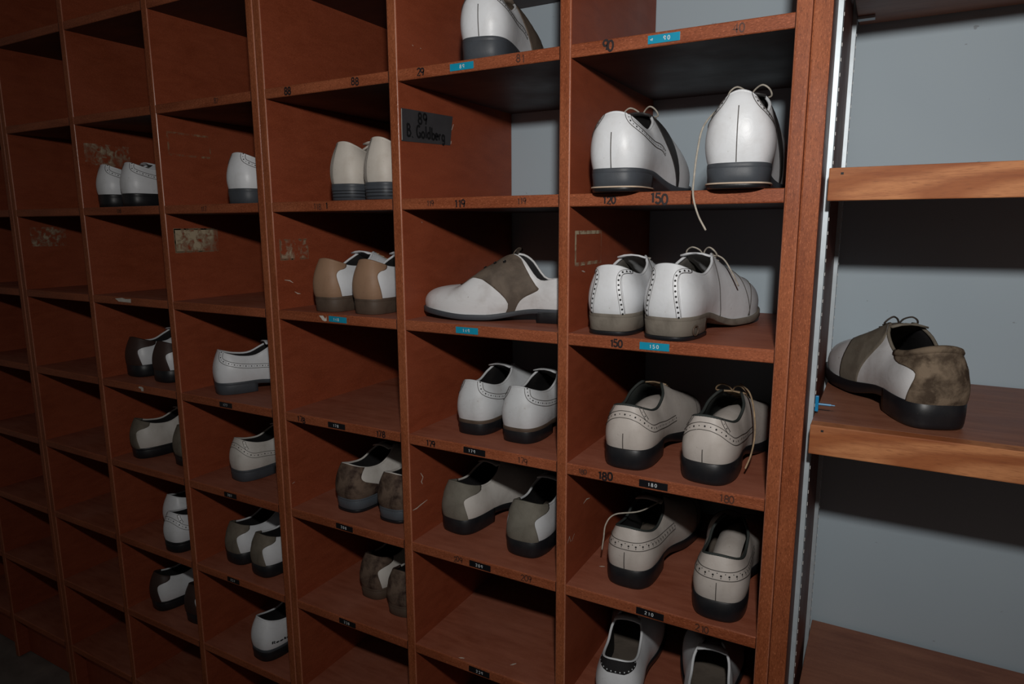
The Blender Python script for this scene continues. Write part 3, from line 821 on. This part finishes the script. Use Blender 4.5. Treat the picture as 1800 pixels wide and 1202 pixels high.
    # overlays
    if saddle:
        for sd in (-1, 1):
            a, b = SADDLE[sshape]
            l, r = (a, b) if sd > 0 else ((lambda t: -b(t)), (lambda t: -a(t)))
            patch(L, 'saddle', np.linspace(0, 1, 14), l, r, M[saddle], root, .0013, 14)
    if counter:
        cshape0 = cshape; cshape = lambda t: cshape0(t) * ck
        patch(L, 'heel_counter', np.concatenate([np.linspace(0, .94, 20), [1.0]]), lambda t: -cshape(t), cshape, M[counter], root, .0014, 34)
        if (collar is None or pad > .004) and cshape0 is not COUNTER_LOW:
            bm = bmesh.new(); e = cshape(1.0); s = np.linspace(-e, e, 30)
            add_tube(bm, L(s, np.ones(30), -.0009), pad, 8)
            obj_bm('collar_pad', bm, M[counter], root, True)
    st = bmesh.new(); ho = bmesh.new(); nst = 0
    def dbl(pts, w, hole=True, rr=.0012, stp=.0055):
        a = offset_path(L, pts, w); b = offset_path(L, pts, -w)
        seam(st, L, a); seam(st, L, b)
        if hole: holes(ho, L, pts, rr, stp, .0006, True)
    if deco == 'swirl':
        for sd in (-1, 1): dbl(swirl(sd), .0040)
    elif deco == 'strip':
        def se(t):
            q = np.array(catmull_pts(strip_edge(1), 8)); o = np.argsort(q[:, 1]); return float(np.interp(t, q[o, 1], q[o, 0])) + .22
        patch(L, 'heel_strip', np.concatenate([np.linspace(0.01, .94, 24), [1.0]]), lambda t: -se(t), se, M[upper], root, .0012, 26)
        for sd in (-1, 1):
            holes(ho, L, strip_edge(sd), .00145, .0064, .0016)
            seam(st, L, offset_path(L, strip_edge(sd), .0026 * sd), .0003, .0014); seam(st, L, offset_path(L, strip_edge(sd), -.0026 * sd), .0003, .0014)
            for k in (5.0, 6.9): seam(st, L, [(sd * (k + .55), .98), (sd * (k + .2), .6), (sd * k, .3), (sd * (k + .1), 0.02)], .0006)
    elif deco == 'wave':
        dbl(WAVE, .0048, True, .0013, .0075)
        for sd in (-1, 1): dbl([(sd * 1.35, 1), (sd * 1.45, .88), (sd * 1.75, .70)], .0028, True, .001, .006)
    elif deco == 'band':
        dbl(BAND, .0058, False); holes(ho, L, BAND, .0014, .0105, .0008)
        holes(ho, L, [(s, t + .045) for s, t in BAND], .0007, .0105, .0008); holes(ho, L, [(s, t - .045) for s, t in BAND], .0007, .0105, .0008)
    elif deco == 'curve':
        for sd in (-1, 1): dbl([(sd * s, t) for s, t in CURVE], .0042)
    elif deco == 'plain':
        for o in (-.62, -.78): seam(st, L, [(o, 1.0), (o, .7), (o - .05, .3), (o - .1, 0.02)], .0004)
        seam(st, L, [(4.0, 1.0), (4.1, .6), (4.4, 0.02)], .0004)
    for sd in (-1, 1):
        if saddle: break
        sm = bmesh.new(); seam(sm, L, [(sd * 8.9, .985), (sd * 8.2, .62), (sd * 7.3, .28), (sd * 6.9, 0.02)], .0006)
        obj_bm('side_seam', sm, M['thread'], root, True)
    if back_seam: seam(st, L, [(0, 0.02), (0, back_seam * .5), (0, back_seam)], .0007)
    if len(st.verts): obj_bm('stitching', st, M['thread'], root, True)
    else: st.free()
    if len(ho.verts): obj_bm('brogue_perforations', ho, M['black'], root)
    else: ho.free()
    if extra == 'collar_patch':
        patch(L, 'heel_tab', np.linspace(.70, 1, 9), slerp([(.70, -.7), (.80, -1.5), (.9, -2.1), (1, -2.2)]), slerp([(.70, .7), (.80, 1.5), (.9, 2.1), (1, 2.2)]), M['lining_dark'], root, .0016, 14)
        h = bmesh.new(); holes(h, L, [(-1.95, .97), (-1.8, .90), (-1.3, .82), (-.6, .75), (0, .74), (.6, .75), (1.3, .82), (1.8, .90), (1.95, .97)], .0010, .0065, .0023)
        obj_bm('tab_perforations', h, M['white_ink'], root)
    if extra == 'heel_plug':
        h = bmesh.new(); B, n = L.base([2.45]); p = Vector(B[0] + n[0] * .0011); p.z = L.heel * .42; nn = Vector(n[0]); u = nn.orthogonal().normalized(); v = nn.cross(u)
        add_tube(h, [p + nn * .0006 + (u * math.cos(a) + v * math.sin(a)) * .0062 for a in np.linspace(0, 2 * math.pi, 22)], .0012, 6)
        obj_bm('heel_plug', h, M['sole_brown'], root, True)
    # lacing
    ek = [6.15, 6.65, 7.15, 7.65, 8.15]
    E = lambda sd, k: L([sd * k], [et], .0022 if saddle else .0016)[0]
    if eyelets:
        h = bmesh.new()
        for sd in (-1, 1):
            for k in ek:
                p = Vector(E(sd, k)); n = Vector(L.normal(np.array([sd * k]), np.array([et]))[0]); u = n.orthogonal().normalized(); v = n.cross(u)
                add_tube(h, [p + (u * math.cos(a) + v * math.sin(a)) * .0024 for a in np.linspace(0, 2 * math.pi, 12)], .0008, 5)
                h.faces.new([h.verts.new(p + (u * math.cos(a) + v * math.sin(a)) * .0024) for a in np.linspace(0, 2 * math.pi, 12)[:-1]])
        obj_bm('eyelets', h, M['eyelet'], root)
    if laces:
        lm = M[laces]; bm = bmesh.new(); up = np.array([0, 0, .0022])
        for i, k in enumerate(ek):
            if i < lace_gap: continue
            a, b = E(1, k), E(-1, k)
            add_tube(bm, catmull_pts([a, a * .6 + b * .4 + up, a * .4 + b * .6 + up, b], 5), .0013, 6, .7)
            if i + 1 < len(ek):
                for sd in (1, -1):
                    c = E(-sd, ek[i + 1]); a2 = E(sd, k); add_tube(bm, catmull_pts([a2, (a2 + c) / 2 + up * 1.4, c], 6), .0013, 6, .7)
        c0 = (E(1, ek[lace_gap]) + E(-1, ek[lace_gap])) / 2
        if bow:
            for sd in (-1, 1):
                q = [c0 + np.array(v) * bow for v in [(0, 0, .003), (sd * .005, -.005, .011), (sd * .014, -.012, .015), (sd * .022, -.012, .010), (sd * .024, -.006, .003), (sd * .014, .000, .002), (sd * .004, .003, .002)]]
                add_tube(bm, catmull_pts(q, 7), .0012, 6)
        obj_bm('laces', bm, lm, root, True)
    for e in ends:
        bm = bmesh.new(); add_tube(bm, catmull_pts(e, 8), .0012, 6); obj_bm('lace_end', bm, M[laces or 'lace_white'], root, True)
    if print_text:
        bm = bmesh.new(); s0, t0 = 1.85, .20
        def fm(a, b, d=0): return Vector(L([s0 + a / .0125], [t0 + b / .075], .0006)[0])
        add_text(bm, print_text, fm, .0068, .0013, 0, .08)
        obj_bm('brand_lettering', bm, M['blackprint'], root)
    return root

Z = lambda k: zk(k) + .0002
TALL = dict(heel=.027)
CUP = dict(heel=.024, fore=.012, toe=.018)
# ---- 90 to 210 column
shoe('white shoe at left under the blue 90 label, grey heel and looped laces', 0.067, -0.022, Z(0), 3, 'white', 'sole_slate', 'sole_slate', 'lining_grey', 'swirl', saddle='darkstrap', sshape='thin', laces='lace_white', bow=1.0, tip='sole_black', welt='pale_welt', back_seam=.55, last=dict(heel=.028, top=1.08, taper=.90, dome=.006, round_=.85, bulge=1.0))
shoe('white shoe with a long lace hanging over the shelf edge', 0.2185, -0.02, Z(0), 5, 'white', 'sole_slate', 'sole_slate', 'lining_grey', 'swirl', saddle='darkstrap', sshape='thin', laces='lace_white', bow=1.1, tip='sole_black', welt='pale_welt', back_seam=.70, last=dict(heel=.028, mirror=True, top=1.26, taper=.78, dome=.009, wid=1.06, round_=.9, bulge=1.2),
     ends=[[(-.012, .10, .105), (-.030, .060, .098), (-.0430, .030, .075), (-.0460, .012, .045), (-.0460, -.004, .015), (-.0450, -.012, -.008), (-.038, -.016, -.030), (-.028, -.018, -.048)]])
shoe('white perforated shoe at left above the blue 150 label, dirty beige heel', 0.0535, .006, Z(1), 1, 'white', 'sole_dirty', 'sole_dirty', 'lining_grey', 'strip', tip='sole_black', laces='lace_white', last=dict(heel=.029, top=1.0))
shoe('white perforated shoe at right above the blue 150 label, round plug in its heel', 0.132, 0.0, Z(1), -8, 'white', 'sole_dirty', 'sole_dirty', 'lining_grey', 'strip', tip='sole_black', laces='lace_white', bow=.9, extra='heel_plug', last=dict(heel=.030, mirror=True, top=1.05),
     ends=[[(.010, .135, .108), (.028, .135, .100), (.040, .140, .080), (.046, .150, .062)]])
shoe('beige wavy-brogued shoe at left above the black 180 label', 0.079, .015, Z(2), 0, 'beige', 'sole_black', None, 'lining_green', 'wave', laces='lace_tan', cup=True, collar='lining_green', tongue_in=True, back_seam=.36, last=dict(heel=.026, fore=.014, toe=.02))
shoe('beige wavy-brogued shoe at right above the black 180 label, trailing lace', 0.189, .012, Z(2), -4, 'beige', 'sole_black', None, 'lining_green', 'wave', laces='lace_tan', bow=.9, cup=True, collar='lining_green', tongue_in=True, back_seam=.30, last=dict(heel=.026, fore=.014, toe=.02, mirror=True),
     ends=[[(.012, .125, .112), (.030, .105, .105), (.042, .085, .085), (.047, .075, .055), (.047, .060, .032), (.044, .045, .016)]])
shoe('beige shoe with straight perforated band, at left above the black 210 label', 0.079, 0.034, Z(3), -1, 'beige', 'sole_black', None, 'lining_dark', 'band', cup=True, collar='lining_green', back_seam=.42, laces='lace_white', lace_gap=2, last=dict(heel=.026, fore=.014, toe=.02),
     ends=[[(.018, .100, .100), (.0, .060, .096), (-.030, .035, .094), (-.0405, .025, .080), (-.0425, .022, .058), (-.0440, .020, .040)]])
shoe('beige shoe with straight perforated band, at right above the black 210 label', 0.215, 0.012, Z(3), 2, 'beige', 'sole_black', None, 'lining_dark', 'band', cup=True, collar='lining_green', tongue_in=True, back_seam=.42, last=dict(heel=.026, fore=.014, toe=.02, mirror=True))
shoe('white shoe with black heel tab at left in the cubby under the 210 label', 0.083, -0.006, Z(4), 10, 'white', 'sole_black', None, 'lining_dark', None, collar='white', extra='collar_patch', last=dict(heel=.026, wid=.95))
shoe('white shoe with open dark collar at right in the cubby under the 210 label', 0.216, -0.02, Z(4), 9, 'white', 'sole_black', None, 'lining_dark', None, collar='white', extra='collar_patch', last=dict(heel=.026, mirror=True))
# ---- 89 to 239 column
shoe('single white shoe with brown saddle standing above the blue 89 label', -0.147, 0.012, Z(-1), 13, 'white', 'sole_slate', 'sole_slate', 'lining_grey', 'swirl', saddle='saddle', back_seam=.55, laces='lace_dark', last=dict(heel=.030, top=1.05, taper=.88, dome=.006, round_=.85))
shoe('white toed saddle shoe lying sideways above the blue 149 label', -0.0225, 0.104, Z(1), 100, 'white_worn', 'sole_slate', 'sole_black', 'lining_dark', None, saddle='saddle', sshape='full', sc=.875, eyelets=True, tongue_up=.008, et=.80, last=dict(heel=.024, mirror=True, length=1.0, throat=.020, toe_h=1.3, wid=.96))
shoe('dusty white brogued shoe at left above the black 179 label', -0.196, .045, Z(2), 0, 'white_dusty', 'sole_brown', 'sole_black', 'lining_dark', 'curve', last=dict(heel=.024, wid=.94))
shoe('dusty white brogued shoe at right above the black 179 label', -0.109, 0.043, Z(2), -1, 'white_dusty', 'sole_brown', 'sole_black', 'lining_dark', 'curve', last=dict(heel=.024, mirror=True, wid=.95))
shoe('white shoe with grey taupe heel at left above the black 209 label', -0.243, 0.06, Z(3), -7, 'offwhite', 'sole_black', None, 'lining_dark', None, counter='taupe_light', cup=True, last=dict(heel=.025, fore=.014))
shoe('white shoe with grey taupe heel at right above the black 209 label', -0.099, 0.042, Z(3), 0, 'white_dusty', 'sole_black', None, 'lining_dark', None, counter='taupe_light', cup=True, last=dict(heel=.025, fore=.014, mirror=True))
# ---- 88 to 238 column
shoe('left one of two plain cream shoes with layered dark heels', -0.417, 0.01, Z(0), 7, 'cream', 'sole_slate', 'sole_slate', 'lining_grey', 'plain', extra='stack', last=dict(heel=.026, top=1.05, wid=.90, taper=.82))
shoe('right one of two plain cream shoes, half hidden behind the upright', -0.34, 0.004, Z(0), 3.5, 'cream', 'sole_slate', 'sole_slate', 'lining_grey', 'plain', extra='stack', last=dict(heel=.026, top=1.08, wid=.90, taper=.82, mirror=True))
shoe('white shoe with tan heel at left above the blue 148 label', -0.475, 0.014, Z(1), 0, 'white', 'sole_brown', None, 'lining_dark', None, counter='tan', cshape=COUNTER_TALL, laces='lace_tan', last=dict(heel=.026, wid=.92))
shoe('white shoe with tan heel at right above the blue 148 label', -0.389, 0.02, Z(1), 0, 'white', 'sole_brown', None, 'lining_dark', None, counter='tan', cshape=COUNTER_TALL, laces='lace_tan', last=dict(heel=.026, wid=.92, mirror=True))
shoe('scuffed brown suede shoe at left above the black 208 label', -0.47, .038, Z(3), -4, 'offwhite', 'sole_bluegrey', 'sole_bluegrey', 'lining_dark', None, counter='suede', cshape=COUNTER_LOW, tip='sole_black', last=dict(heel=.027, top=.98))
shoe('scuffed brown suede shoe at right above the black 208 label', -0.367, .040, Z(3), 0, 'offwhite', 'sole_bluegrey', 'sole_bluegrey', 'lining_dark', None, counter='suede', cshape=COUNTER_LOW, tip='sole_black', last=dict(heel=.027, top=.98, mirror=True))
shoe('scuffed brown suede shoe at left above the black 238 label', -0.452, .072, Z(4), -2, 'offwhite', 'sole_brown', 'sole_brown', 'lining_dark', None, counter='suede', cshape=COUNTER, last=dict(heel=.022, top=.98, wid=.93))
shoe('scuffed brown suede shoe at right above the black 238 label', -0.364, .050, Z(4), 2, 'offwhite', 'sole_brown', 'sole_brown', 'lining_dark', None, counter='suede', cshape=COUNTER, last=dict(heel=.022, top=.98, wid=.93, mirror=True))
# ---- 87 column
shoe('single white shoe with dark grey sole left of the plain cream pair', -.6790, .012, Z(0), -2, 'white', 'sole_slate', 'sole_slate', 'lining_dark', 'swirl', last=dict(heel=.026, top=1.0))
shoe('white brogued shoe beside the double upright, on the black 177 shelf', -0.8, .030, Z(2), -26, 'white', 'sole_slate', 'sole_slate', 'lining_dark', 'curve', last=dict(heel=.024, mirror=True))
shoe('white shoe beside the double upright, on the black 207 shelf', -0.782, .045, Z(3), -10, 'offwhite', 'sole_slate', 'sole_slate', 'lining_dark', 'wave', last=dict(heel=.024, mirror=True))
shoe('taupe heeled shoe at the back of the pair on the 237 shelf', -0.801, .036, Z(4), -4, 'white', 'sole_black', None, 'lining_dark', None, counter='taupe', ck=.78, cup=True, last=dict(heel=.024))
shoe('taupe heeled shoe in front of its mate on the 237 shelf', -0.71, .026, Z(4), -6, 'white', 'sole_black', None, 'lining_dark', None, counter='taupe', ck=.78, cup=True, last=dict(heel=.024, mirror=True))
shoe('white shoe with small dark lettering low in the cubby beside the double upright', -0.719, .018, Z(5), -6, 'white', 'sole_slate', 'sole_black', 'lining_dark', None, print_text='Reebok', last=dict(heel=.026, mirror=True))
# ---- 86 column
shoe('left one of two white black-soled shoes beneath a smear of old tape glue', -1.108, 0.016, Z(0), -4, 'white', 'sole_black', None, 'lining_grey', 'swirl', last=dict(heel=.026, top=.98, wid=.90))
shoe('right one of two white black-soled shoes beneath a smear of old tape glue', -1.018, 0.014, Z(0), -4, 'white', 'sole_black', None, 'lining_grey', 'swirl', last=dict(heel=.026, top=.98, wid=.90, mirror=True))
shoe('brown and white shoe at left in the dim cubby above the torn white scrap', -1.106, .042, Z(2), -2, 'white', 'sole_black', None, 'lining_dark', None, counter='brown', cup=True, last=dict(heel=.024))
shoe('brown and white shoe at right in the dim cubby above the torn white scrap', -0.996, .036, Z(2), -2, 'white', 'sole_black', None, 'lining_dark', None, counter='brown', cup=True, last=dict(heel=.024, mirror=True))
shoe('taupe and white shoe angled in the dim cubby below the torn white scrap', -1.108, 0.03, Z(3), -14, 'offwhite', 'sole_black', None, 'lining_dark', None, counter='taupe', ck=.78, last=dict(heel=.024, mirror=True))
shoe('taupe heel peeking past the upright in the cubby below the torn white scrap', -0.97, 0.045, Z(3), -10, 'offwhite', 'sole_black', None, 'lining_dark', None, counter='taupe', last=dict(heel=.024))
shoe('rear one of two overlapping white shoes left of the taupe heeled pair', -1.06, 0.065, Z(4), 0, 'white', 'sole_black', None, 'lining_dark', None, last=dict(heel=.024))
shoe('front one of two overlapping white shoes left of the taupe heeled pair', -0.968, 0.005, Z(4), -1, 'white', 'sole_black', None, 'lining_dark', 'wave', last=dict(heel=.024, mirror=True))
shoe('brown and white shoe in the dim cubby below the two overlapping white shoes', -1.09, .030, Z(5), -9, 'white', 'sole_black', None, 'lining_dark', None, counter='brown', ck=.78, last=dict(heel=.024))
shoe('brown heel half hidden by the upright, below the two overlapping white shoes', -0.964, 0.036, Z(5), -3, 'white', 'sole_black', None, 'lining_dark', None, counter='brown', ck=.78, last=dict(heel=.024, mirror=True))
# ---- the lone shoe on the oak shelf
shoe('lone worn brown and white saddle shoe resting on the oak shelf', 0.449, 0.052, ZO - .2775 + .0004, 21, 'white_worn', 'sole_black', None, 'lining_dark', None, counter='muddy', ck=1.25, pad=.0050, collar='taupe', sc=1.03, saddle='taupe', laces='lace_dark', bow=.8, cup=True, last=dict(heel=.026, fore=.015, toe=.021, mirror=True, toe_h=1.35, throat=.004))
# ------------------------------------------------------------------ light, world, camera
ld = bpy.data.lights.new('camera_flash', 'SPOT')
ld.energy = 28; ld.spot_size = math.radians(131); ld.spot_blend = 1.0; ld.shadow_soft_size = 0.022
ld.color = (1.0, 0.975, 0.94)
lo = link(bpy.data.objects.new('camera_flash', ld))
lo.location = (.42, -.87, ZO + .232)
lo.rotation_euler = (Vector((.12, 0, ZO + .10)) - lo.location).to_track_quat('-Z', 'Y').to_euler()

w = bpy.data.worlds.new('World'); scene.world = w; w.use_nodes = True
bg = w.node_tree.nodes['Background']
bg.inputs[0].default_value = (1.0, 0.91, 0.84, 1); bg.inputs[1].default_value = 0.048

cam = bpy.data.cameras.new('Camera'); co = link(bpy.data.objects.new('Camera', cam))
cam.sensor_fit = 'HORIZONTAL'; cam.sensor_width = 36; cam.lens = 1179.87 / 1800 * 36; cam.clip_start = 0.01
yaw, pit, rol = math.radians(29.1826), math.radians(-9.8708), math.radians(-.2329)
fwd = Vector((-math.sin(yaw) * math.cos(pit), math.cos(yaw) * math.cos(pit), math.sin(pit)))
rt = Vector((math.cos(yaw), math.sin(yaw), 0)); up = rt.cross(fwd)
r2 = rt * math.cos(rol) + up * math.sin(rol); u2 = -rt * math.sin(rol) + up * math.cos(rol)
co.matrix_world = Matrix(((r2.x, u2.x, -fwd.x, .38094), (r2.y, u2.y, -fwd.y, -.84192), (r2.z, u2.z, -fwd.z, ZO - .04101), (0, 0, 0, 1)))
scene.camera = co
vs = scene.view_settings
vs.view_transform = 'Standard'; vs.look = 'None'; vs.gamma = 1; vs.use_curve_mapping = False; vs.exposure = 0.0
